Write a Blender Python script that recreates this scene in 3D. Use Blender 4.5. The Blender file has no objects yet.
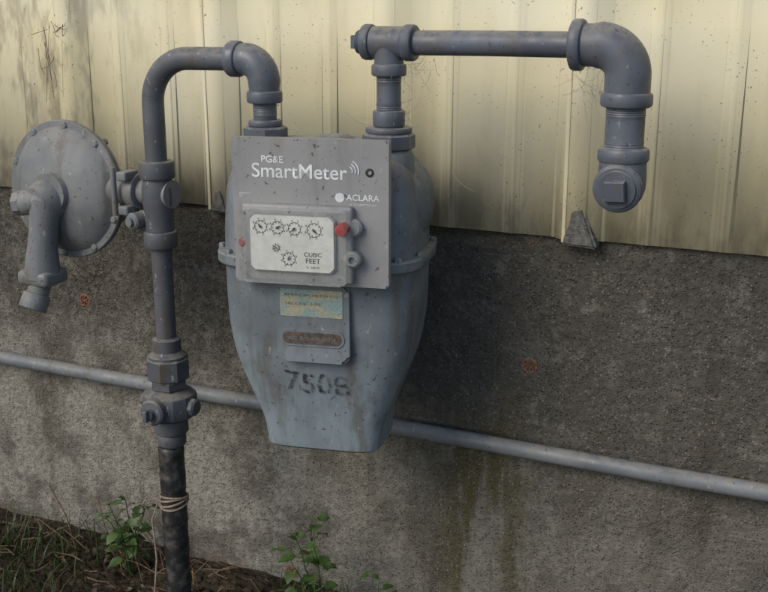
import bpy, bmesh, math, random
from mathutils import Vector, Matrix
random.seed(7)
scene=bpy.context.scene
COL=bpy.context.collection
rad=math.radians
# ------------------------------------------------------------------ helpers
def empty(name,loc=(0,0,0),rotz=0):
    e=bpy.data.objects.new(name,None); e.empty_display_size=.05
    e.location=loc; e.rotation_euler=(0,0,rotz); COL.objects.link(e); return e
def finish(bm,name,mat,parent=None,smooth=True,ang=35):
    bmesh.ops.recalc_face_normals(bm,faces=bm.faces)
    for f in bm.faces: f.smooth=smooth
    if smooth:
        for e in bm.edges:
            if len(e.link_faces)==2:
                if e.calc_face_angle(0)>rad(ang): e.smooth=False
    me=bpy.data.meshes.new(name); bm.to_mesh(me); bm.free()
    o=bpy.data.objects.new(name,me); COL.objects.link(o)
    if mat: me.materials.append(mat)
    if parent: o.parent=parent
    return o
def frame(d):
    d=Vector(d).normalized()
    u=Vector((0,0,1)) if abs(d.z)<.9 else Vector((0,-1,0))
    a=u.cross(d).normalized(); b=d.cross(a); return d,a,b
def lathe(name,p0,d,prof,mat,parent,seg=40,rot=0,ang=35,bm=None):
    """prof: list of (h,r) along d from p0"""
    own=bm is None
    if own: bm=bmesh.new()
    d,a,b=frame(d); p0=Vector(p0); rings=[]
    for h,r in prof:
        if r<1e-6: rings.append([bm.verts.new(p0+d*h)])
        else: rings.append([bm.verts.new(p0+d*h+(a*math.cos(rot+2*math.pi*i/seg)+b*math.sin(rot+2*math.pi*i/seg))*r) for i in range(seg)])
    for A,B in zip(rings,rings[1:]):
        if len(A)==1 and len(B)==1: continue
        for i in range(seg):
            j=(i+1)%seg
            if len(A)==1: bm.faces.new((A[0],B[i],B[j]))
            elif len(B)==1: bm.faces.new((A[i],B[0],A[j]))
            else: bm.faces.new((A[i],B[i],B[j],A[j]))
    for R in (rings[0],rings[-1]):
        if len(R)>2: bm.faces.new(R)
    if own: return finish(bm,name,mat,parent,ang=ang)
def threads(r,h0,h1,pitch=.0026,dep=.0007):
    out=[];h=h0
    while h<h1:
        out+= [(h,r-dep),(h+pitch*.5,r)]; h+=pitch
    return out
def collar(h0,h1,r,rb,ch=.003):
    "fitting band from h0 to h1 with rounded edges, starting/ending at base radius rb"
    return [(h0,rb),(h0+.0002,r-ch),(h0+ch*.35,r-ch*.35),(h0+ch,r),(h1-ch,r),(h1-ch*.35,r-ch*.35),(h1-.0002,r-ch),(h1,rb)]
def hexnut(name,p0,d,h,r,mat,parent,n=6,rot=.3,hole=None):
    c=.08*r
    return lathe(name,p0,d,[(0,r*.88),(c,r),(h-c,r),(h,r*.88)],mat,parent,seg=n,rot=rot,ang=20)
def sweep(name,pts,radii,mat,parent,seg=32,bm=None,caps=True,ang=35):
    own=bm is None
    if own: bm=bmesh.new()
    pts=[Vector(p) for p in pts]; n=len(pts)
    if not isinstance(radii,(list,tuple)): radii=[radii]*n
    rings=[]; prev=None
    for i,p in enumerate(pts):
        t=(pts[min(i+1,n-1)]-pts[max(i-1,0)]).normalized()
        if prev is None: _,a,b=frame(t)
        else:
            a=(prev-t*prev.dot(t)).normalized(); b=t.cross(a)
        prev=a
        rings.append([bm.verts.new(p+(a*math.cos(2*math.pi*k/seg)+b*math.sin(2*math.pi*k/seg))*radii[i]) for k in range(seg)])
    for A,B in zip(rings,rings[1:]):
        for k in range(seg): bm.faces.new((A[k],B[k],B[(k+1)%seg],A[(k+1)%seg]))
    if caps and seg>2:
        bm.faces.new(rings[0]); bm.faces.new(rings[-1])
    if own: return finish(bm,name,mat,parent,ang=ang)
def arc(c,r,a0,a1,n,y):
    return [(c[0]+r*math.cos(a0+(a1-a0)*i/n),y,c[1]+r*math.sin(a0+(a1-a0)*i/n)) for i in range(n+1)]
def rbox(name,x0,x1,y0,y1,z0,z1,bev,mat,parent,segs=3,ang=35,frontonly=False):
    bm=bmesh.new()
    bmesh.ops.create_cube(bm,size=1)
    for v in bm.verts:
        v.co=Vector((x0 if v.co.x<0 else x1, y0 if v.co.y<0 else y1, z0 if v.co.z<0 else z1))
    if bev>0: bmesh.ops.bevel(bm,geom=list(bm.edges),offset=bev,segments=segs,affect='EDGES',profile=.5)
    return finish(bm,name,mat,parent,ang=ang)
def plate(name,pts,y0,y1,mat,parent,bev=0,ang=35):
    "extrude xz polygon from y0 (front) to y1 (back)"
    bm=bmesh.new()
    A=[bm.verts.new((x,y0,z)) for x,z in pts]; B=[bm.verts.new((x,y1,z)) for x,z in pts]
    f=bm.faces.new(A); bm.faces.new(B)
    n=len(pts)
    for i in range(n): bm.faces.new((A[i],A[(i+1)%n],B[(i+1)%n],B[i]))
    if bev>0: bmesh.ops.bevel(bm,geom=list(f.edges),offset=bev,segments=2,affect='EDGES')
    return finish(bm,name,mat,parent,ang=ang)
def rrect(x0,x1,z0,z1,r,n=6):
    out=[]
    for cx,cz,a in ((x1-r,z1-r,0),(x0+r,z1-r,90),(x0+r,z0+r,180),(x1-r,z0+r,270)):
        for i in range(n+1):
            t=rad(a+90*i/n); out.append((cx+r*math.cos(t),cz+r*math.sin(t)))
    return out
# ------------------------------------------------------------------ materials
class M:
    def __init__(s,name):
        s.m=bpy.data.materials.new(name); s.m.use_nodes=True
        s.t=s.m.node_tree; s.n=s.t.nodes; s.l=s.t.links
        s.b=s.n["Principled BSDF"]; s.tc=s.n.new("ShaderNodeTexCoord"); s.out=s.n["Material Output"]
    def noise(s,scale,detail=4,rough=.55,vec=None,stretch=None,dist=0):
        n=s.n.new("ShaderNodeTexNoise"); n.inputs["Scale"].default_value=scale
        n.inputs["Detail"].default_value=min(detail,4)-.5; n.inputs["Roughness"].default_value=rough; n.inputs["Distortion"].default_value=dist
        v=s.pos()
        if stretch:
            mp=s.n.new("ShaderNodeMapping"); mp.inputs["Scale"].default_value=stretch; s.l.new(v,mp.inputs[0]); v=mp.outputs[0]
        s.l.new(v,n.inputs["Vector"]); return n.outputs["Fac"]
    def pos(s):
        if not hasattr(s,'_p'):
            g=s.n.new("ShaderNodeNewGeometry"); s._g=g; s._p=g.outputs["Position"]
        return s._p
    def vor(s,scale,feature='F1',stretch=None):
        n=s.n.new("ShaderNodeTexVoronoi"); n.feature=feature; n.inputs["Scale"].default_value=scale
        v=s.pos()
        if stretch:
            mp=s.n.new("ShaderNodeMapping"); mp.inputs["Scale"].default_value=stretch; s.l.new(v,mp.inputs[0]); v=mp.outputs[0]
        s.l.new(v,n.inputs["Vector"]); return n
    def rng(s,x,a,b,c=0,d=1):
        n=s.n.new("ShaderNodeMapRange"); n.interpolation_type='SMOOTHSTEP'
        for i,v in zip((1,2,3,4),(a,b,c,d)): n.inputs[i].default_value=v
        s.l.new(x,n.inputs[0]); return n.outputs[0]
    def math(s,op,a,b=None):
        n=s.n.new("ShaderNodeMath"); n.operation=op
        for i,v in enumerate((a,b)):
            if v is None: continue
            if isinstance(v,(int,float)): n.inputs[i].default_value=v
            else: s.l.new(v,n.inputs[i])
        return n.outputs[0]
    def mix(s,f,a,b,mode='MIX'):
        n=s.n.new("ShaderNodeMix"); n.data_type='RGBA'; n.blend_type=mode
        for i,v in ((0,f),(6,a),(7,b)):
            if isinstance(v,(int,float)): n.inputs[i].default_value=v
            elif isinstance(v,tuple): n.inputs[i].default_value=(*v,1)
            else: s.l.new(v,n.inputs[i])
        return n.outputs[2]
    def xyz(s):
        n=s.n.new("ShaderNodeSeparateXYZ"); s.l.new(s.pos(),n.inputs[0]); return n.outputs
    def bump(s,h,strength=.3,dist=.002,prev=None):
        n=s.n.new("ShaderNodeBump"); n.inputs["Strength"].default_value=strength; n.inputs["Distance"].default_value=dist
        s.l.new(h,n.inputs["Height"])
        if prev is not None: s.l.new(prev,n.inputs["Normal"])
        return n.outputs[0]
    def done(s,col,rough=.6,nrm=None,metal=0,spec=.5):
        if isinstance(col,tuple): s.b.inputs["Base Color"].default_value=(*col,1)
        else: s.l.new(col,s.b.inputs["Base Color"])
        if isinstance(rough,(int,float)): s.b.inputs["Roughness"].default_value=rough
        else: s.l.new(rough,s.b.inputs["Roughness"])
        s.b.inputs["Metallic"].default_value=metal; s.b.inputs["Specular IOR Level"].default_value=spec
        if nrm is not None: s.l.new(nrm,s.b.inputs["Normal"])
        return s.m
def paint(name,c,dirt=(.11,.095,.075),light=None,rough=.5,dust=.5,bump=.25,chips=True,wear=.6,zd=None):
    m=M(name)
    light=light or tuple(min(1,x*1.4) for x in c)
    big=m.rng(m.noise(11,4,.65),.35,.68); col=m.mix(big,c,light)
    if zd:
        X,Y,Z=m.xyz()
        k=m.rng(m.math('ADD',Z,m.math('MULTIPLY',m.noise(16,4,.6,stretch=(1,1,.3)),.16)),zd[1]+.08,zd[0]+.08)
        k=m.math('MULTIPLY',k,m.rng(m.noise(26,4,.7,stretch=(1,1,.35)),.33,.6,.35,1)); col=m.mix(k,col,zd[2])
        bl=m.rng(m.noise(19,4,.75,stretch=(1,1,.5)),.50,.66,0,.5); col=m.mix(bl,col,(.10,.105,.105))
    strk=m.rng(m.noise(34,4,.65,stretch=(1,1,.14)),.50,.70,0,dust); col=m.mix(strk,col,dirt)
    g=m.n.new("ShaderNodeSeparateXYZ"); m.pos(); m.l.new(m._g.outputs["Normal"],g.inputs[0])
    up=m.rng(g.outputs[2],.15,.95,0,.6); up=m.math('MULTIPLY',up,m.rng(m.noise(70,4),.3,.62))
    col=m.mix(up,col,(.27,.245,.20))
    if chips:
        ch=m.rng(m.noise(160,3,.5),.66,.70,0,.8); col=m.mix(ch,col,(.07,.055,.045))
        sc=m.rng(m.noise(120,3,.6,stretch=(1,1,.5)),.66,.70,0,wear); col=m.mix(sc,col,(.34,.34,.32))
    n=m.bump(m.noise(40,3),bump,.002)
    return m.done(col,m.rng(m.noise(25,3),.3,.7,rough-.08,rough+.15),n,spec=.4)
mPipe=paint("pipe_paint",(.082,.092,.115),rough=.42,wear=.3)
mPipe2=paint("riser_paint",(.074,.079,.090),dirt=(.09,.068,.046),rough=.48,dust=.8,wear=.5)
mBody=paint("meter_paint",(.125,.143,.160),light=(.18,.203,.222),rough=.5,dust=.6,zd=(.50,.64,(.22,.265,.292)))
mReg=paint("regulator_paint",(.150,.156,.162),light=(.215,.218,.22),rough=.5,dust=.7)
mPlate=paint("module_plastic",(.245,.245,.250),light=(.285,.283,.282),rough=.55,dust=.35,bump=.05,wear=.4)
mCond=paint("conduit_paint",(.13,.142,.158),light=(.185,.195,.205),rough=.5,dust=.6)
def simple(name,c,rough=.5,var=.25,sc=60,metal=0):
    m=M(name); col=m.mix(m.rng(m.noise(sc,4),.3,.7),tuple(x*(1-var) for x in c),tuple(min(1,x*(1+var)) for x in c))
    return m.done(col,rough,m.bump(m.noise(sc*4,3),.15,.001),metal)
mWhite=simple("dial_white",(.62,.62,.58),.5,.1)
mInk=simple("black_ink",(.03,.03,.035),.6,.2)
mLetter=simple("white_lettering",(.66,.67,.68),.5,.15)
mRed=simple("red_plastic",(.30,.03,.025),.4,.2)
mBlack=simple("black_rubber",(.02,.02,.02),.5)
mRust=simple("rusty_iron",(.20,.08,.04),.8,.5,200)
mBrass=simple("brown_slot",(.085,.062,.05),.6,.4,150)
mLead=simple("grey_closure",(.105,.103,.092),.8,.4,120)
mWire=simple("old_rope",(.26,.20,.15),.8,.3,200)
mWeb=simple("web_thread",(.36,.34,.30),.7,.2)
mTwig=simple("dry_twig",(.13,.085,.05),.9,.4,200)
# tape wrapped pipe
m=M("black_pipe_wrap")
w=m.n.new("ShaderNodeTexWave"); w.wave_type='BANDS'; w.bands_direction='Z'; w.inputs["Scale"].default_value=6; w.inputs["Distortion"].default_value=4
mp=m.n.new("ShaderNodeMapping"); mp.inputs["Rotation"].default_value=(0,.35,0); m.l.new(m.pos(),mp.inputs[0]); m.l.new(mp.outputs[0],w.inputs["Vector"])
col=m.mix(m.rng(m.noise(60,5),.45,.75),(.016,.016,.018),(.08,.072,.063))
mWrap=m.done(col,.5,m.bump(m.noise(90,4),.5,.003,m.bump(w.outputs["Fac"],.3,.003)))
# worn meter label
m=M("worn_label")
col=m.mix(m.rng(m.noise(60,4,.6,stretch=(.5,1,1)),.42,.58),(.36,.33,.22),(.22,.30,.29)); col=m.mix(m.rng(m.noise(330,3,stretch=(1,1,2)),.52,.6,0,.6),col,(.12,.17,.17))
mLabel=m.done(col,.6)
# worn stencil
m=M("stencil_black")
mSten=m.done((.035,.037,.042),.7)
tr=m.n.new("ShaderNodeBsdfTransparent"); mx=m.n.new("ShaderNodeMixShader")
X,Y,Z=m.xyz()
f=m.math('ADD',m.noise(150,4,.7),m.rng(X,-.67,-.59,0,.14)); f=m.rng(f,.44,.64,.95,0.08); m.l.new(f,mx.inputs[0]); m.l.new(tr.outputs[0],mx.inputs[1]); m.l.new(m.b.outputs[0],mx.inputs[2]); m.l.new(mx.outputs[0],m.out.inputs[0])
# clear cover
m=M("clear_cover"); m.done((.55,.56,.54),.15)
tr=m.n.new("ShaderNodeBsdfTransparent"); mx=m.n.new("ShaderNodeMixShader")
lw=m.n.new("ShaderNodeLayerWeight"); lw.inputs[0].default_value=.35
f=m.rng(lw.outputs["Facing"],0,1,.06,.6); f=m.math('ADD',f,m.rng(m.noise(120,4),.5,.7,0,.15))
m.l.new(f,mx.inputs[0]); m.l.new(tr.outputs[0],mx.inputs[1]); m.l.new(m.b.outputs[0],mx.inputs[2]); m.l.new(mx.outputs[0],m.out.inputs[0]); mClear=m.m
# siding
m=M("cream_siding"); X,Y,Z=m.xyz()
col=m.mix(m.rng(m.noise(3.5,3),.3,.7),(.72,.64,.42),(.77,.715,.54))
col=m.mix(m.rng(m.noise(14,4,.65,stretch=(1,1,.22)),.50,.74,0,.5),col,(.54,.47,.31))
low=m.math('MULTIPLY',m.rng(Z,.70,.80,1,0),m.rng(m.noise(28,4,.7,stretch=(1,1,.4)),.40,.64)); col=m.mix(m.math('MULTIPLY',low,.62),col,(.30,.26,.18))
sp=m.rng(m.noise(230,3,.5),.665,.70,0,.8); sp=m.math('MULTIPLY',sp,m.rng(m.noise(8,3),.42,.60)); col=m.mix(sp,col,(.16,.12,.075))
lf=m.math('MULTIPLY',m.rng(X,-1.02,-1.30),m.rng(m.noise(22,4,.75,stretch=(1,1,.35)),.45,.64)); col=m.mix(m.math('MULTIPLY',lf,.6),col,(.27,.225,.16))
mSid=m.done(col,.48,m.bump(m.noise(5,2),.4,.012),spec=.3)
# concrete
m=M("weathered_concrete"); X,Y,Z=m.xyz()
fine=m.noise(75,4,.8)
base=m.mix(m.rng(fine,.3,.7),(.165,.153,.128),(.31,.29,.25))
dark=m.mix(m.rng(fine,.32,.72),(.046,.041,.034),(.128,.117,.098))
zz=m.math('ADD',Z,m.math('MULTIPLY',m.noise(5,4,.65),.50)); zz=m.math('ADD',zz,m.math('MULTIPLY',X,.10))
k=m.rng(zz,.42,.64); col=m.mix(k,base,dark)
blot=m.noise(9,4,.7)
k2=m.rng(blot,.45,.62,0,.75); col=m.mix(k2,col,(.092,.082,.067))
lt=m.rng(m.noise(15,4,.75),.52,.66,0,.55); col=m.mix(lt,col,(.215,.20,.17))
gr=m.rng(X,-.95,-.55,0,.58); col=m.mix(gr,col,(.084,.078,.066))
hi=m.math('MULTIPLY',m.rng(m.noise(24,4,.8),.54,.66,0,.5),m.rng(X,-.9,-.4)); col=m.mix(hi,col,(.20,.188,.162))
st=m.math('MULTIPLY',m.rng(m.noise(16,4,.7,stretch=(1,1,.16)),.44,.58),m.rng(Z,.50,.34)); st=m.math('MULTIPLY',st,m.rng(m.math('ABSOLUTE',m.math('ADD',X,.515)),.02,.12,1,.15)); col=m.mix(m.math('MULTIPLY',st,.85),col,(.066,.056,.024))
st=m.math('MULTIPLY',m.rng(m.noise(16,4,.7,stretch=(1,1,.10)),.55,.68),.4); col=m.mix(st,col,(.05,.045,.035))
v=m.vor(190); pit=m.rng(v.outputs["Distance"],.12,.30,1,0); pm=m.math('MULTIPLY',pit,m.rng(m.noise(30,3),.42,.60)); col=m.mix(m.math('MULTIPLY',pm,.55),col,(.035,.032,.027))
v2=m.vor(230); c2=m.n.new("ShaderNodeSeparateColor"); m.l.new(v2.outputs["Color"],c2.inputs[0])
ag=m.math('MULTIPLY',m.rng(c2.outputs[0],.72,.84),m.rng(v2.outputs["Distance"],.25,.40,1,0)); col=m.mix(m.math('MULTIPLY',ag,.45),col,(.27,.255,.225))
h=m.math('ADD',m.math('MULTIPLY',fine,1.1),m.math('MULTIPLY',pit,-.35)); h=m.math('ADD',h,m.math('MULTIPLY',m.noise(18,3),1.6))
mConc=m.done(col,.92,m.bump(h,.9,.0075),spec=.2)
# soil
m=M("dark_soil")
col=m.mix(m.rng(m.noise(40,6,.7),.3,.7),(.028,.021,.014),(.075,.06,.04)); v=m.vor(90)
mSoil=m.done(col,.95,m.bump(m.noise(70,5,.7),1,.015,m.bump(v.outputs["Distance"],.7,.01)),spec=.1)
def leafmat(name,a,b):
    m=M(name); col=m.mix(m.rng(m.noise(55,3),.3,.7),a,b); m.done(col,.5); 
    tl=m.n.new("ShaderNodeBsdfTranslucent"); m.l.new(col,tl.inputs[0]); mx=m.n.new("ShaderNodeMixShader"); mx.inputs[0].default_value=.3
    m.l.new(m.b.outputs[0],mx.inputs[1]); m.l.new(tl.outputs[0],mx.inputs[2]); m.l.new(mx.outputs[0],m.out.inputs[0]); return m.m
mLeaf=leafmat("weed_leaf",(.03,.07,.016),(.10,.155,.04))
mGrass=leafmat("grass_blade",(.030,.052,.012),(.08,.10,.03))
mDead=leafmat("dead_leaf",(.05,.033,.018),(.13,.095,.055))
# ------------------------------------------------------------------ setting
bm=bmesh.new()
xs=[-40,-12,-5,-3]+[-2.4+i*.03 for i in range(101)]+[1.5,4,12,40]
ys=[0.05-.0-i*.03 for i in range(35)]+[-1.6,-3,-6,-14,-60]
from mathutils import noise as mn
g=[[bm.verts.new((x,y,(mn.noise(Vector((x*7,y*7,0)))*.012+mn.noise(Vector((x*25,y*25,3)))*.007 + .02*max(0,1-abs(y)/.12)) if abs(x)<2.5 and y>-1.1 else 0)) for y in ys] for x in xs]
for i in range(len(xs)-1):
    for j in range(len(ys)-1): bm.faces.new((g[i][j],g[i+1][j],g[i+1][j+1],g[i][j+1]))
finish(bm,"ground",mSoil,ang=80)
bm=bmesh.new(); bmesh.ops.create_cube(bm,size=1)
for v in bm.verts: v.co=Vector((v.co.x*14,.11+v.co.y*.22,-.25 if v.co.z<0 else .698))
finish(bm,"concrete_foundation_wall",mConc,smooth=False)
wall=empty("metal_siding_wall")
P=[];pitch=.30; C0=-.374
for k in range(-16,20):
    c=C0+k*pitch
    P+=[(c-.036,-.008),(c-.016,-.027),(c+.016,-.027),(c+.036,-.008)]
    for mx_ in (.10,.20):
        P+=[(c+mx_-.013,-.008),(c+mx_-.004,-.0112),(c+mx_+.004,-.0112),(c+mx_+.013,-.008)]
bm=bmesh.new()
zs=[.697,1.0,1.6,3.2]
G=[[bm.verts.new((x,y,z)) for z in zs] for x,y in P]
for a,b in zip(G,G[1:]):
    for j in range(3): bm.faces.new((a[j],b[j],b[j+1],a[j+1]))
bmesh.ops.bevel(bm,geom=[e for e in bm.edges if abs(e.verts[0].co.x-e.verts[1].co.x)<1e-5 and len(e.link_faces)==2],offset=.004,segments=3,affect='EDGES')
s=finish(bm,"siding_panel",mSid,wall,ang=50); md=s.modifiers.new("s",'SOLIDIFY'); md.thickness=.0012; md.offset=1
rbox("backing",-7,7,.004,.20,.702,3.2,0,mBlack,wall)
for c in (C0-.62,C0-.018):
    rbox("panel_lap",c-.001,c+.0045,-.0295,-.0255,.694,3.2,.0008,mSid,wall)
for c,sc_ in ((C0+.004,1),(C0-.60,.72)):
    bm=bmesh.new()
    vs=[bm.verts.new(v) for v in ((c-.026*sc_,-.031,.690),(c+.029*sc_,-.031,.688),(c+.030*sc_,-.004,.690),(c-.026*sc_,-.004,.690),(c-.010*sc_,-.0315,.69+.052*sc_),(c+.007*sc_,-.0315,.69+.058*sc_),(c+.007*sc_,-.024,.69+.058*sc_),(c-.010*sc_,-.024,.69+.052*sc_))]
    for q in ((0,1,2,3),(4,5,6,7),(0,1,5,4),(1,2,6,5),(2,3,7,6),(3,0,4,7)): bm.faces.new([vs[t] for t in q])
    bmesh.ops.bevel(bm,geom=list(bm.edges),offset=.004,segments=3,affect='EDGES')
    bmesh.ops.subdivide_edges(bm,edges=[e for e in bm.edges if e.calc_length()>.015],cuts=4,use_grid_fill=True)
    for v in bm.verts: v.co+=mn.noise_vector(v.co*60)*.0016
    finish(bm,"rib_closure",mLead,wall,ang=60)
for c in ((-1.296,.495),(-.441,.491),(-.87,.035)):
    e=empty("form_tie")
    lathe("tie_cup",(c[0],.0005,c[1]),(0,-1,0),[(0,.0125),(.0012,.0120),(.0014,.0095),(-.003,.0085),(-.003,0)],mRust,e,seg=14)
    for t in range(7):
        a=t*2*math.pi/7+.3; sweep("tie_spoke",[(c[0],-.0008,c[1]),(c[0]+.009*math.cos(a),-.002,c[1]+.009*math.sin(a))],.0009,mRust,e,seg=5)
cd=empty("electrical_conduit")
sweep("tube",[(x*.25,-.0185+.001*math.sin(x),.359+.0012*math.sin(x*1.7)) for x in range(-24,25)],.0130,mCond,cd,seg=28)
lathe("coupling",(-2.1,-.0185,.359),(1,0,0),collar(0,.06,.0165,.0135),mCond,cd)
for xx in (-1.75,.35):
    rbox("strap",xx-.012,xx+.012,-.0345,-.001,.343,.375,.006,mCond,cd)
# ------------------------------------------------------------------ riser
Yp=-.20; RX=-.968
rp=empty("gas_riser_pipe")
R=.0162
sweep("lower_pipe",[(RX-.004,Yp,-.05),(RX-.003,Yp,.2),(RX,Yp,.40)],R,mPipe2,rp)
rr=random.Random(3)
pr=[(-.05,.0205)]+[(h*.006,.0195+.0009*rr.random()+(.0008 if (h//5)%2 else 0)) for h in range(0,57)]+[(.342,.0190),(.343,.017)]
lathe("pipe_wrap",(RX-.003,Yp,0),(0,0,1),pr,mWrap,rp,seg=36,ang=70)
pr=collar(.345,.365,.0225,R)+collar(.366,.392,.027,.0225)
lathe("valve_foot",(RX,Yp,0),(0,0,1),pr,mPipe2,rp)
lathe("valve_body",(RX,Yp,0),(0,0,1),[(.388,.022),(.392,.034),(.398,.041),(.404,.043),(.426,.043),(.432,.041),(.437,.034),(.441,.024)],mPipe2,rp,seg=12,ang=25,rot=.2)
lathe("valve_core",(RX,Yp-.03,.415),(0,-1,0),[(0,.021),(.018,.021),(.021,.018),(.022,.009),(.030,.009),(.031,0)],mPipe2,rp,seg=24)
for sx in (-1,1):
    lathe("valve_lug",(RX+sx*.038,Yp,.415),(sx,0,0),[(0,.014),(.010,.014),(.013,.011),(.0135,0)],mPipe2,rp,seg=8)
rbox("valve_tang",RX-.004,RX+.004,Yp-.068,Yp-.058,.406,.424,.0015,mPipe2,rp)
hexnut("union_lower",(RX,Yp,.441),(0,0,1),.016,.030,mPipe2,rp,rot=.1)
hexnut("union_nut",(RX,Yp,.457),(0,0,1),.036,.0345,mPipe2,rp,n=8,rot=.25)
lathe("union_neck",(RX,Yp,0),(0,0,1),[(.492,.030),(.496,.030),(.499,.026),(.503,.022),(.522,.0215),(.525,.0165)],mPipe2,rp)
pts=[(RX,Yp,.52),(RX,Yp,.6),(RX,Yp,.7),(RX,Yp,.80)]+[(RX,Yp,.885)]+[(p[0],Yp,p[2]) for p in arc((-.903,.885),.065,math.pi,math.pi/2,14,Yp)]+[(-.86,Yp,.9505),(-.80,Yp,.951)]
sweep("bent_pipe",pts,[.0155]*2+[R]*(len(pts)-2),mPipe2,rp)
lathe("tee_body",(RX,Yp,0),(0,0,1),collar(.668,.694,.0255,R)+[(.6945,.0215),(.72,.0215),(.735,.024),(.76,.024),(.772,.0215)]+collar(.773,.800,.0265,.0215),mPipe2,rp)
Ex=-.778; ez=.951
pts=[(-.822,Yp,ez),(-.812,Yp,ez)]+arc((Ex-.030,ez-.030),.030,math.pi/2,0,12,Yp)+[(Ex,Yp,.912),(Ex,Yp,.900)]
sweep("elbow",pts,[.0215]*2+[.0225]*13+[.0215]*2,mPipe,rp)
lathe("elbow_band",(-.832,Yp,ez),(1,0,0),collar(0,.018,.0250,R),mPipe,rp)
lathe("elbow_band",(Ex,Yp,.892),(0,0,1),collar(0,.017,.0250,R),mPipe,rp)
lathe("nipple",(Ex,Yp,.845),(0,0,1),[(0,.0165)]+threads(.0170,.030,.048)+[(.05,.0165)],mPipe,rp)
rope=bmesh.new()
for q in range(4):
    sweep("",[(RX-.003+.0225*math.cos(t*.35+q),Yp+.0225*math.sin(t*.35+q),.243+.0035*q+.006*math.sin(t*.35*1+q*2)) for t in range(19)],.0017,None,None,seg=6,bm=rope)
sweep("",[(RX-.02,Yp-.022,.245),(RX-.026,Yp-.03,.22),(RX-.022,Yp-.03,.15),(RX-.030,Yp-.032,.08),(RX-.022,Yp-.034,.01)],.0016,None,None,seg=6,bm=rope)
sweep("",[(RX-.01,Yp-.026,.248),(RX-.03,Yp-.035,.262),(RX-.035,Yp-.04,.25),(RX-.03,Yp-.035,.238)],.0014,None,None,seg=6,bm=rope)
finish(rope,"rope_tie",mWire,rp)
# ------------------------------------------------------------------ outlet
op=empty("gas_outlet_pipe"); OX=-.588; OZ=.977
lathe("tee_run",(OX-.036,Yp,OZ),(1,0,0),collar(0,.014,.0232,R)+[(.0142,.0205),(.058,.0205)]+collar(.058,.074,.0232,.0205),mPipe,op)
lathe("tee_branch",(OX,Yp,OZ),(0,0,-1),[(0,.0195),(.026,.0195)]+collar(.027,.043,.0232,.0195),mPipe,op)
lathe("tee_plug",(OX-.052,Yp,OZ),(1,0,0),[(0,.0),(.0001,.011),(.001,.012),(.010,.012)],mPipe,op,seg=4,rot=math.pi/4)
lathe("tee_plug_thread",(OX-.044,Yp,OZ),(1,0,0),threads(.0155,0,.012),mPipe,op)
sweep("horizontal_pipe",[(OX+.03,Yp,OZ),(-.45,Yp,OZ+.001),(-.338,Yp,OZ+.001)],.0158,mPipe,op)
lathe("drop_nipple",(OX,Yp,.86),(0,0,1),[(0,R)]+threads(.0168,.030,.036)+[(.042,R),(.06,R)]+threads(.0168,.066,.078)+[(.08,R)],mPipe,op)
ox=-.275; oz=OZ+.001
lathe("elbow_band",(-.345,Yp,oz),(1,0,0),collar(0,.016,.031,.016,.004),mPipe,op)
pts=[(-.331,Yp,oz),(-.318,Yp,oz)]+arc((ox-.036,oz-.036),.036,math.pi/2,0,14,Yp)+[(ox,Yp,.93),(ox,Yp,.915)]
sweep("elbow",pts,[.0255]*2+[.0275]*15+[.0275]*2,mPipe,op)
lathe("elbow_band",(ox,Yp,.906),(0,0,1),collar(0,.018,.0312,.0235,.004),mPipe,op)
lathe("big_nipple",(ox,Yp,.85),(0,0,1),[(0,.0235)]+threads(.0240,.004,.012)+[(.017,.0235),(.04,.0235)]+threads(.0240,.045,.056)+[(.057,.0235)],mPipe,op)
lathe("plug_tee_top",(ox,Yp,.840),(0,0,1),collar(0,.018,.0312,.0235,.004),mPipe,op)
lathe("plug_tee_body",(ox,Yp,.842),(0,0,-1),[(0,.0285),(.020,.0295),(.034,.029),(.046,.025),(.055,.016),(.059,0)],mPipe,op)
lathe("plug_tee_branch",(ox,Yp,.814),(.02,-1,-.12),[(0,.026),(.015,.0275)]+collar(.016,.030,.0300,.0265,.004)+[(.0302,.024),(.033,.023),(.0332,.0)],mPipe,op)
lathe("square_plug",(ox,Yp-.032,.810),(.02,-1,-.12),[(0,.018),(.008,.0175),(.0095,.016),(.0095,0)],mPipe,op,seg=4,rot=math.pi/4+.05,ang=20)
# ------------------------------------------------------------------ meter
TH=rad(12)
mt=empty("gas_meter",(-.68,-.2,0),TH)
ctrl=[(.412,.080,.058),(.415,.084,.063),(.432,.0855,.066),(.450,.087,.069),(.475,.096,.073),(.50,.106,.079),(.53,.117,.087),(.56,.1265,.093),(.60,.133,.099),(.64,.136,.101),(.675,.137,.102),(.70,.137,.102),(.74,.136,.101),(.78,.133,.098),(.805,.127,.093),(.825,.115,.084),(.838,.098,.072),(.846,.07,.054)]
def wd(z):
    if z<=ctrl[0][0]: return ctrl[0][1:]
    for i in range(len(ctrl)-1):
        if ctrl[i][0]<=z<=ctrl[i+1][0]:
            t=(z-ctrl[i][0])/(ctrl[i+1][0]-ctrl[i][0])
            return tuple(ctrl[i][k]*(1-t)+ctrl[i+1][k]*t for k in (1,2))
    return ctrl[-1][1:]
def NEz(z): return 5.6 if z<.44 else (3.7 if z>.66 else 5.6-(z-.44)/.22*1.9)
def ring(bm,z,w,d,N=128):
    out=[]; n=NEz(z)
    for i in range(N):
        t=2*math.pi*i/N; c=math.cos(t); s_=math.sin(t)
        out.append(bm.verts.new((w*math.copysign(abs(c)**(2/n),c),d*math.copysign(abs(s_)**(2/n),s_),z)))
    return out
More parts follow.
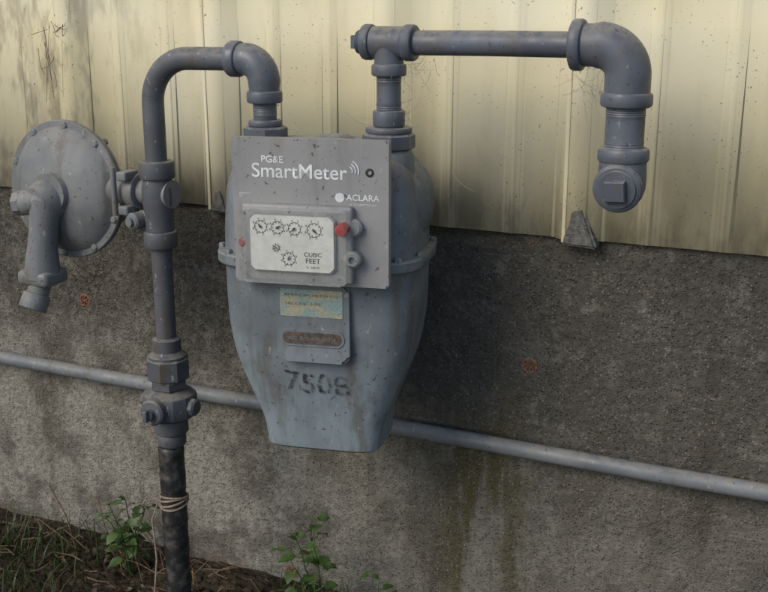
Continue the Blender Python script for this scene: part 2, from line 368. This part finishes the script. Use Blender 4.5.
def loft(name,rows,mat,parent,ang=40):
    bm=bmesh.new(); rs=[ring(bm,z,w,d) for z,w,d in rows]
    for A,B in zip(rs,rs[1:]):
        for i in range(len(A)): bm.faces.new((A[i],A[(i+1)%len(A)],B[(i+1)%len(A)],B[i]))
    bm.faces.new(rs[0]); bm.faces.new(rs[-1]); return finish(bm,name,mat,parent,ang=ang)
rows=[]; zz=.412
while zz<.846:
    ws=[wd(min(.846,max(.412,zz+o))) for o in (-.009,-.004,0,.004,.009)]
    if zz<.430 : ws=[wd(zz)]
    rows.append((zz,sum(a[0] for a in ws)/len(ws),sum(a[1] for a in ws)/len(ws))); zz+=.004
rows.append((.846,.066,.05)); rows.append((.849,.03,.025))
loft("case",rows,mBody,mt)
loft("seam_flange",[(.684,.137,.102),(.6845,.1445,.1085),(.687,.1465,.1105),(.698,.1465,.1105),(.7005,.1445,.1085),(.701,.137,.102)],mBody,mt)
for t in range(12):
    a=2*math.pi*(t+.5)/12; c=math.cos(a); s_=math.sin(a)
    x=.1425*math.copysign(abs(c)**(2/3.5),c); y=.1065*math.copysign(abs(s_)**(2/3.5),s_)
    lathe("flange_screw",(x,y,.698),(0,0,1),[(0,.0055),(.006,.0055),(.008,.004),(.0082,0)],mBody,mt,seg=6)
for sx in (-1,1):
    bm=bmesh.new(); bmesh.ops.create_uvsphere(bm,u_segments=32,v_segments=20,radius=1)
    for v in bm.verts: v.co=Vector((sx*.112+v.co.x*.034,.01+v.co.y*.068,.762+v.co.z*.058))
    finish(bm,"chamber_bulge",mBody,mt,ang=80)
def loc2(p):
    v=Vector((p[0]+.68,p[1]+.2,p[2])); return Matrix.Rotation(-TH,3,'Z')@v
for i_,xw in enumerate((Ex,OX)):
    p=loc2((xw,Yp,.0))
    lathe("port_boss",(p.x,p.y,.80),(0,0,1),[(0,.036),(.03,.034),(.040,.029),(.046,.026)],mBody,mt)
    if i_==0:
        hexnut("union_nut",(p.x,p.y,.842),(0,0,1),.018,.031,mPipe,mt,n=8)
        lathe("union_tail",(p.x,p.y,.860),(0,0,1),collar(0,.009,.0235,.017,.002),mPipe,mt)
    else:
        hexnut("union_nut",(p.x,p.y,.838),(0,0,1),.022,.0355,mPipe,mt,n=8)
        lathe("union_flange",(p.x,p.y,.860),(0,0,1),collar(0,.008,.031,.02,.002)+collar(.009,.030,.0215,.017,.002),mPipe,mt)
lathe("top_cap",(.01,.0,.84),(0,0,1),[(0,.03),(.008,.028),(.013,.02),(.015,0)],mBody,mt)
plate("module_plate",rrect(-.094,.1125,.673,.862,.004),-.122,-.108,mPlate,mt,bev=.0025)
rbox("module_back",-.085,.10,-.109,-.08,.68,.845,.004,mBody,mt)
def text(s,x,z,w,y,mat,parent,h=None,align='LEFT',name="lettering",bold=.0,ext=.0002):
    c=bpy.data.curves.new(name,'FONT'); c.body=s; c.size=1; c.offset=bold
    o=bpy.data.objects.new(name,c); COL.objects.link(o)
    bpy.context.view_layer.update()
    dg=bpy.context.evaluated_depsgraph_get(); me=bpy.data.meshes.new_from_object(o.evaluated_get(dg))
    bpy.data.objects.remove(o)
    xs_=[v.co.x for v in me.vertices]; ys_=[v.co.y for v in me.vertices]; sc=w/(max(xs_)-min(xs_)); sh=sc if h is None else h/(max(ys_)-min(ys_))
    mx0=min(xs_)
    for v in me.vertices: v.co=Vector((x+(v.co.x-mx0)*sc,y,z+v.co.y*sh))
    me.materials.clear(); me.materials.append(mat)
    o=bpy.data.objects.new(name,me); COL.objects.link(o); o.parent=parent; return o
yt=-.1224
text("SmartMeter",-.067,.812,.126,yt,mLetter,mt,bold=.008)
text("PG&E",-.054,.831,.029,yt,mLetter,mt,h=.009,bold=.01)
text("ACLARA",.0575,.786,.043,yt,mLetter,mt,bold=.01)
text("RF TRANSMITTER UNIT",.062,.7795,.036,yt,mLetter,mt)
text("PROPERTY\nOF",-.085,.789,.016,yt,mLetter,mt)
lathe("logo_disc",(.049,yt+.0002,.789),(0,-1,0),[(0,.0062),(.0003,.006),(.0003,0)],mLetter,mt,seg=24)
for r_ in (.006,.010,.014):
    sweep("wave_icon",[(.060+r_*math.cos(rad(a)),yt,.823+r_*math.sin(rad(a))) for a in range(-15,66,10)],.0009,mLetter,mt,seg=6)
lathe("module_screw",(.088,-.120,.822),(0,-1,0),[(0,.0058),(.0028,.0055),(.003,.003),(.0015,.0025),(.0015,0)],mBlack,mt,seg=16)
rbox("index_base",-.079,.068,-.134,-.119,.678,.779,.004,mPlate,mt)
oct_=[(-.060,.694),(.039,.694),(.045,.700),(.045,.760),(.039,.766),(-.060,.766),(-.066,.760),(-.066,.700)]
plate("index_rim",[(x*1.04+.0005,(z-.73)*1.06+.73) for x,z in oct_],-.138,-.133,mPlate,mt,bev=.001)
plate("dial_face",oct_,-.1395,-.1375,mWhite,mt)
plate("cover",rrect(-.076,.065,.681,.776,.008),-.156,-.1335,mClear,mt,bev=.003)
yd=-.1399
def ringmesh(cx,cz,r,th,y,mat,nm="dial_ring"):
    bm=bmesh.new(); N=40
    a=[bm.verts.new((cx+r*math.cos(2*math.pi*i/N),y,cz+r*math.sin(2*math.pi*i/N))) for i in range(N)]
    b=[bm.verts.new((cx+(r-th)*math.cos(2*math.pi*i/N),y,cz+(r-th)*math.sin(2*math.pi*i/N))) for i in range(N)]
    for i in range(N): bm.faces.new((a[i],a[(i+1)%N],b[(i+1)%N],b[i]))
    return finish(bm,nm,mat,mt,smooth=False)
dials=[(-.0515,.751,.0085,2.2),(-.029,.7505,.0085,.6),(-.0065,.750,.0085,3.9),(.0195,.749,.0095,5.4),(-.0145,.7105,.0085,1.2),(-.031,.724,.004,2)]
for cx,cz,r,a in dials:
    ringmesh(cx,cz,r,.0007,yd,mInk)
    for t in range(10):
        q=t*math.pi/5; sweep("tick",[(cx+r*.72*math.cos(q),yd,cz+r*.72*math.sin(q)),(cx+r*.92*math.cos(q),yd,cz+r*.92*math.sin(q))],.0004,mInk,mt,seg=4)
    bm=bmesh.new(); d_=Vector((math.cos(a),0,math.sin(a))); pvec=Vector((-d_.z,0,d_.x)); c0=Vector((cx,yd-.0015,cz))
    bm.faces.new([bm.verts.new(c0+d_*r*.75),bm.verts.new(c0+pvec*.0018),bm.verts.new(c0-d_*r*.35),bm.verts.new(c0-pvec*.0018)])
    finish(bm,"pointer",mInk,mt,smooth=False)
    for t in range(8):
        q=t*2*math.pi/8+.3; text(str((t*2)%10),cx+r*1.22*math.cos(q)-.001,cz+r*1.22*math.sin(q)-.001,.0018,yd,mInk,mt,name="numeral")
text("CUBIC",.006,.7145,.023,yd,mInk,mt); text("FEET",.008,.7055,.019,yd,mInk,mt)
text("TC  0.05 CF",.008,.699,.018,yd,mInk,mt)
lathe("red_seal",(.057,-.134,.752),(0,-1,0),[(0,.0085),(.012,.0085),(.015,.0065),(.0155,0)],mRed,mt,seg=20)
lathe("red_seal",(-.078,-.126,.727),(-.5,-1,0),[(0,.0062),(.006,.0062),(.008,.004),(.0082,0)],mRed,mt,seg=16)
lathe("index_lug",(.068,-.118,.712),(0,-1,0),[(0,.011),(.018,.011),(.021,.008),(.021,.0045),(.016,.004),(.016,0)],mPlate,mt,seg=20)
lathe("index_lug",(.068,-.118,.752),(0,-1,0),[(0,.012),(.012,.012),(.015,.009),(.015,0)],mPlate,mt,seg=20)
plate("label_pad",rrect(-.045,.056,.560,.672,.012),-.1065,-.07,mBody,mt,bev=.004)
plate("number_label",rrect(-.039,.047,.624,.6615,.002),-.1073,-.106,mLabel,mt)
text("AMERICAN METER CO",-.033,.652,.074,-.1075,mInk,mt,h=.0035)
text("TIN CASE  5 PSI",-.033,.640,.05,-.1075,mInk,mt,h=.0035)
plate("badge_recess",rrect(-.040,.049,.583,.606,.008),-.108,-.1055,mBody,mt,bev=.0012)
plate("badge",rrect(-.036,.045,.5865,.6025,.007),-.109,-.107,mBrass,mt,bev=.0005)
text("AC 5 3 4 8 0 7 1",-.029,.5918,.066,-.1093,mBody,mt,h=.005)
def surf_y(x,z):
    w,d=wd(z); n=NEz(z); u=min(.98,abs(x/w)); return -d*(1-u**n)**(1/n)
o=text("750B",-.041,.511,.092,-.1,mSten,mt,h=.032,bold=.003,name="stencil_number")
bm=bmesh.new(); bm.from_mesh(o.data)
for z_ in [.511+.002*i for i in range(1,17)]: bmesh.ops.bisect_plane(bm,geom=bm.verts[:]+bm.edges[:]+bm.faces[:],plane_co=(0,0,z_),plane_no=(0,0,1))
for x_ in [-.041+.004*i for i in range(1,24)]: bmesh.ops.bisect_plane(bm,geom=bm.verts[:]+bm.edges[:]+bm.faces[:],plane_co=(x_,0,0),plane_no=(1,0,0))
kill=[f for f in bm.faces if any(abs(f.calc_center_median().x-(-.041+.092*q))<.0018 for q in (.375,.625)) ]
bmesh.ops.delete(bm,geom=kill,context='FACES')
for v in bm.verts:
    q=v.co.x+.041; v.co.z+=-.0035*math.sin(q*35)*(1 if q<.05 else .3)-q*.05   # hand-sprayed unevenness
    v.co.y=surf_y(v.co.x,v.co.z)-.0016
bm.to_mesh(o.data); bm.free()
# ------------------------------------------------------------------ regulator
rg=empty("pressure_regulator")
gx,gz,gy=-1.143,.744,-.220
R0=.107
lathe("diaphragm_case",(gx,gy+.035,gz),(0,-1,0),[(-.03,.0),(-.03,.03),(-.012,.075),(.0,.094),(.006,.100),(.0065,R0),(.010,R0+.0015),(.0125,R0+.0015),(.0128,R0-.001),(.0138,R0-.001),(.0141,R0+.0015),(.0175,R0+.0015),(.0195,R0),(.020,.098),(.026,.093),(.034,.083),(.042,.068),(.047,.050),(.050,.034),(.058,.031),(.0585,0)],mReg,rg,seg=72,ang=28)
for t in range(10):
    a=2*math.pi*(t+.35)/10
    lathe("case_bolt",(gx+.1005*math.cos(a),gy+.018,gz+.1005*math.sin(a)),(0,-1,0),[(-.022,.006),(0,.0062),(.0045,.006),(.006,.004),(.006,0)],mReg,rg,seg=6)
lathe("hub",(gx-.006,gy+.0,gz-.012),(-.2,-1,-.05),[(0,.036),(.022,.034),(.032,.029),(.040,.024),(.042,0)],mReg,rg,seg=28)
lathe("spring_tower",(gx+.004,gy-.024,gz-.010),(-1,-.15,-.12),[(0,.020),(.030,.019),(.034,.0200),(.044,.0200),(.048,.018),(.049,0)],mReg,rg,seg=24)
hexnut("seal_cap",(gx-.040,gy-.031,gz-.0155),(-1,-.15,-.12),.014,.020,mReg,rg,n=8)
sweep("vent_neck",[(gx-.004,gy-.020,gz-.012),(gx-.008,gy-.026,gz-.045),(gx-.012,gy-.030,gz-.080),(gx-.014,gy-.032,gz-.112),(gx-.015,gy-.032,gz-.130)],[.027,.0225,.0225,.0265,.029],mReg,rg)
rbox("vent_block",gx-.046,gx+.014,gy-.058,gy-.004,gz-.142,gz-.118,.008,mReg,rg)
vd=Vector((-.10,-.45,-.9)).normalized(); vp=Vector((gx-.016,gy-.034,gz-.136))
lathe("vent_pipe",vp,vd,[(0,.017)]+threads(.0175,.004,.022)+collar(.023,.048,.0215,.017,.002)+[(.0482,.018),(.036,.0165),(.036,0)],mReg,rg)
lathe("vent_screen",vp+vd*.0365,vd,[(0,.0165),(.0005,.016),(.0005,0)],mBlack,rg)
lathe("inlet_body",(gx+.03,gy+.040,gz+.006),(1,-.10,0),[(0,.034),(.045,.032),(.065,.028),(.085,.024),(.090,.021)]+collar(.091,.112,.0285,.019)+[(.12,.021),(.17,.021)],mReg,rg)
for sgn in (-1,1):
    rbox("yoke_bolt_lug",gx+.118,gx+.136,gy-.006,gy+.028,gz+.006+sgn*.026-.007,gz+.006+sgn*.026+.007,.003,mReg,rg)
sweep("yoke_bolt",[(gx+.112,gy-.004,gz-.028),(gx+.112,gy-.004,gz+.045)],.0045,mReg,rg,seg=12)
lathe("test_plug",(RX-.030,Yp-.010,gz-.035),(-.2,-1,0),[(0,.0135),(.014,.0135),(.017,.011),(.0175,.007),(.022,.007),(.0222,0)],mReg,rg,seg=16)
sweep("link_web",[(RX-.034,Yp,gz-.034),(RX,Yp,gz-.034)],.013,mReg,rg)
# ------------------------------------------------------------------ cobwebs
def web(center,n,sp,r=.00017,bm=None):
    c=Vector(center)
    for _ in range(n):
        a=c+Vector([random.gauss(0,1)*s_ for s_ in sp]); b=c+Vector([random.gauss(0,1)*s_ for s_ in sp])
        mid=(a+b)/2-Vector((random.gauss(0,.004),0,random.uniform(0,.014)))
        pts=[]
        for i in range(6):
            t=i/5; pts.append(a*(1-t)**2+mid*2*t*(1-t)+b*t*t)
        sweep("",pts,r*random.uniform(.7,1.4),None,None,seg=3,bm=bm,caps=False)
bm=bmesh.new()
web((-.325,-.17,.925),26,(.014,.03,.016),bm=bm)
web((-.555,-.19,.945),18,(.016,.015,.012),bm=bm)
web((-.572,-.19,.89),14,(.012,.015,.016),bm=bm)
web((-.62,-.17,.87),12,(.02,.02,.012),bm=bm)
web((-1.30,-.030,.93),22,(.014,.004,.04),bm=bm)
web((-1.06,-.17,.69),26,(.022,.02,.022),bm=bm)
web((-.80,-.18,.90),12,(.01,.02,.02),bm=bm)
web((-.50,-.10,.82),6,(.02,.04,.03),bm=bm)
web((-.37,-.035,.715),8,(.02,.006,.01),bm=bm)
finish(bm,"cobweb",mWeb)
bm=bmesh.new()
web((-1.31,-.032,.93),9,(.012,.003,.035),.0005,bm=bm)
web((-1.28,-.032,.985),7,(.010,.003,.018),.0005,bm=bm)
web((-1.13,-.16,.60),12,(.018,.02,.012),.0006,bm=bm)
web((-.43,-.028,.692),5,(.012,.006,.006),.0005,bm=bm)
finish(bm,"dry_plant_debris",mTwig)
# ------------------------------------------------------------------ plants
def leaf(bm,p,d,up,L,W):
    d=d.normalized(); s_=d.cross(up).normalized(); n=s_.cross(d)
    prof=[(0,.06),(.12,.55),(.3,.95),(.45,.8),(.55,.98),(.75,.62),(.9,.25),(1,.0)]
    ctr=[];l=[];r=[]
    for t,w in prof:
        q=p+d*L*t-n*L*.35*t*t
        ctr.append(bm.verts.new(q))
        l.append(bm.verts.new(q+s_*W*.5*w+n*W*.14*w)); r.append(bm.verts.new(q-s_*W*.5*w+n*W*.14*w))
    for i in range(len(prof)-1):
        bm.faces.new((ctr[i],l[i],l[i+1],ctr[i+1])); bm.faces.new((ctr[i],ctr[i+1],r[i+1],r[i]))
def weed(base,height,stems,nl,size,lean=(0,0)):
    e=empty("weed_plant",base); bl=bmesh.new(); bs=bmesh.new()
    for s_ in range(stems):
        ang=random.uniform(0,6.28); H=height*random.uniform(.65,1); sp=H*.33
        off=Vector((lean[0]+math.cos(ang)*sp,lean[1]+math.sin(ang)*sp*.6,H)) if s_ else Vector((lean[0],lean[1],height))
        pts=[Vector((0,0,0))+Vector((off.x*t**1.6,off.y*t**1.6,off.z*t))+Vector((random.gauss(0,.002),random.gauss(0,.002),0)) for t in [i/7 for i in range(8)]]
        sweep("",pts,[.0020*(1-.6*i/7) for i in range(8)],None,None,seg=6,bm=bs)
        for k in range(nl):
            t=.3+.7*k/(nl-1); i=min(6,int(t*7)); p=pts[i].lerp(pts[i+1],t*7-i) if i<7 else pts[7]
            a=k*2.4+s_; el=random.uniform(-.1,.7); d=Vector((math.cos(a),math.sin(a),el))
            pl=random.uniform(.006,.018); q=p+d.normalized()*pl
            sweep("",[p,q],.0008,None,None,seg=4,bm=bs)
            L=size*random.uniform(.5,1.2)*(1.1-.5*abs(t-.6)); leaf(bl,q,d+Vector((0,0,-.25)),Vector((random.gauss(0,.3),random.gauss(0,.3)-.3,1)),L,L*.8)
        leaf(bl,pts[7],Vector((random.gauss(0,1),-.6,.8)),Vector((0,-.3,1)),size*.6,size*.45)
    finish(bs,"stem",mLeaf,e); finish(bl,"leaves",mLeaf,e,ang=180)
weed((-1.165,-.085,.0),.155,6,8,.025,(.0,0))
weed((-.745,-.115,0),.215,4,9,.027,(-.02,0))
weed((-.635,-.115,0),.135,2,5,.026,(-.01,0))
bm=bmesh.new()
def blade(x,y,h,bm,w=.0018):
    a=random.uniform(0,6.28); b=random.uniform(.1,.8)*h; d=Vector((math.cos(a),math.sin(a),0)); s_=Vector((-d.y,d.x,0)); prev=None
    for i in range(6):
        t=i/5; c=Vector((x,y,0))+d*b*t*t+Vector((0,0,h*(t-.25*t*t))); ww=w*(1-t)+.0002
        cur=(bm.verts.new(c-s_*ww),bm.verts.new(c+s_*ww))
        if prev: bm.faces.new((prev[0],prev[1],cur[1],cur[0]))
        prev=cur
for _ in range(3200):
    x=random.uniform(-2.3,-.6); y=-abs(random.gauss(0,.22))-.012
    dens=mn.noise(Vector((x*5,y*5,9)))
    if (x<-1.22 and random.random()<.8) or dens>.12: blade(x,y,random.uniform(.02,.085),bm)
finish(bm,"grass",mGrass,ang=180)
bm=bmesh.new()
for _ in range(1100):
    x=random.uniform(-2.2,-.3); y=-abs(random.gauss(0,.2))-.01
    a=random.uniform(0,6.28); L=random.uniform(.006,.022)
    leaf(bm,Vector((x,y,random.uniform(.006,.024))),Vector((math.cos(a),math.sin(a),random.gauss(0,.3))),Vector((random.gauss(0,.4),random.gauss(0,.4),1)),L,L*random.uniform(.25,.7))
finish(bm,"leaf_litter",mDead,ang=180)
bm=bmesh.new()
for _ in range(150):
    x=random.uniform(-1.9,-.5); y=-abs(random.gauss(0,.14))-.01; a=random.uniform(0,6.28); L=random.uniform(.03,.12)
    p=Vector((x,y,random.uniform(.012,.03))); d=Vector((math.cos(a),math.sin(a)*.5,random.gauss(0.1,.22)))
    sweep("",[p,p+d*L*.35+Vector((0,0,random.gauss(0,.006))),p+d*L*.7+Vector((0,0,random.gauss(0,.008))),p+d*L],[.0013,.0012,.0009,.0005],None,None,seg=5,bm=bm)
for _ in range(9):
    p=Vector((random.uniform(-1.32,-1.08),-.06,.01)); d=Vector((random.gauss(-.05,.06),random.uniform(-.02,.04),random.uniform(.05,.14)))
    sweep("",[p,p+d*.4+Vector((random.gauss(0,.008),0,.01)),p+d*.8+Vector((random.gauss(0,.012),0,.01)),p+d+Vector((random.gauss(0,.02),0,-.01))],[.0016,.0014,.0011,.0006],None,None,seg=5,bm=bm)
finish(bm,"twigs",mTwig)
bm=bmesh.new()
for _ in range(260):
    x=random.uniform(-2.0,-.3); y=-abs(random.gauss(0,.2))-.01; r=random.uniform(.002,.008)
    t=bmesh.ops.create_icosphere(bm,subdivisions=1,radius=r)
    for v in t['verts']: v.co=Vector((v.co.x*random.uniform(.8,1.3),v.co.y,v.co.z*.7))+Vector((x,y,.008))
finish(bm,"gravel",mSoil)
# ------------------------------------------------------------------ light
sd=Vector((-.36,-.74,.60)).normalized()
sun=bpy.data.lights.new("sun",'SUN'); sun.energy=2.0; sun.angle=rad(34); sun.color=(1,.93,.80)
so=bpy.data.objects.new("sun",sun); so.rotation_euler=sd.to_track_quat('Z','Y').to_euler(); so.location=(-2,-3,4); COL.objects.link(so)
wd_=bpy.data.worlds.new("World"); scene.world=wd_; wd_.use_nodes=True
nt=wd_.node_tree; sk=nt.nodes.new("ShaderNodeTexSky"); sk.sky_type='NISHITA'; sk.sun_disc=False
sk.sun_elevation=math.asin(sd.z); sk.sun_rotation=math.atan2(sd.x,sd.y)
bg=nt.nodes["Background"]; bg.inputs[1].default_value=.15; nt.links.new(sk.outputs[0],bg.inputs[0])
# ------------------------------------------------------------------ camera
cam=bpy.data.cameras.new("camera"); co=bpy.data.objects.new("camera",cam); COL.objects.link(co); scene.camera=co
cam.sensor_fit='HORIZONTAL'; cam.sensor_width=36; cam.lens=1067/768*36; cam.clip_start=.02; cam.clip_end=500
co.location=(0,-1.5,1.03)
F=Vector((-.401,.876,-.267)).normalized()
co.rotation_euler=F.to_track_quat('-Z','Y').to_euler()
scene.view_settings.view_transform='Standard'; scene.view_settings.look='None'; scene.view_settings.exposure=0
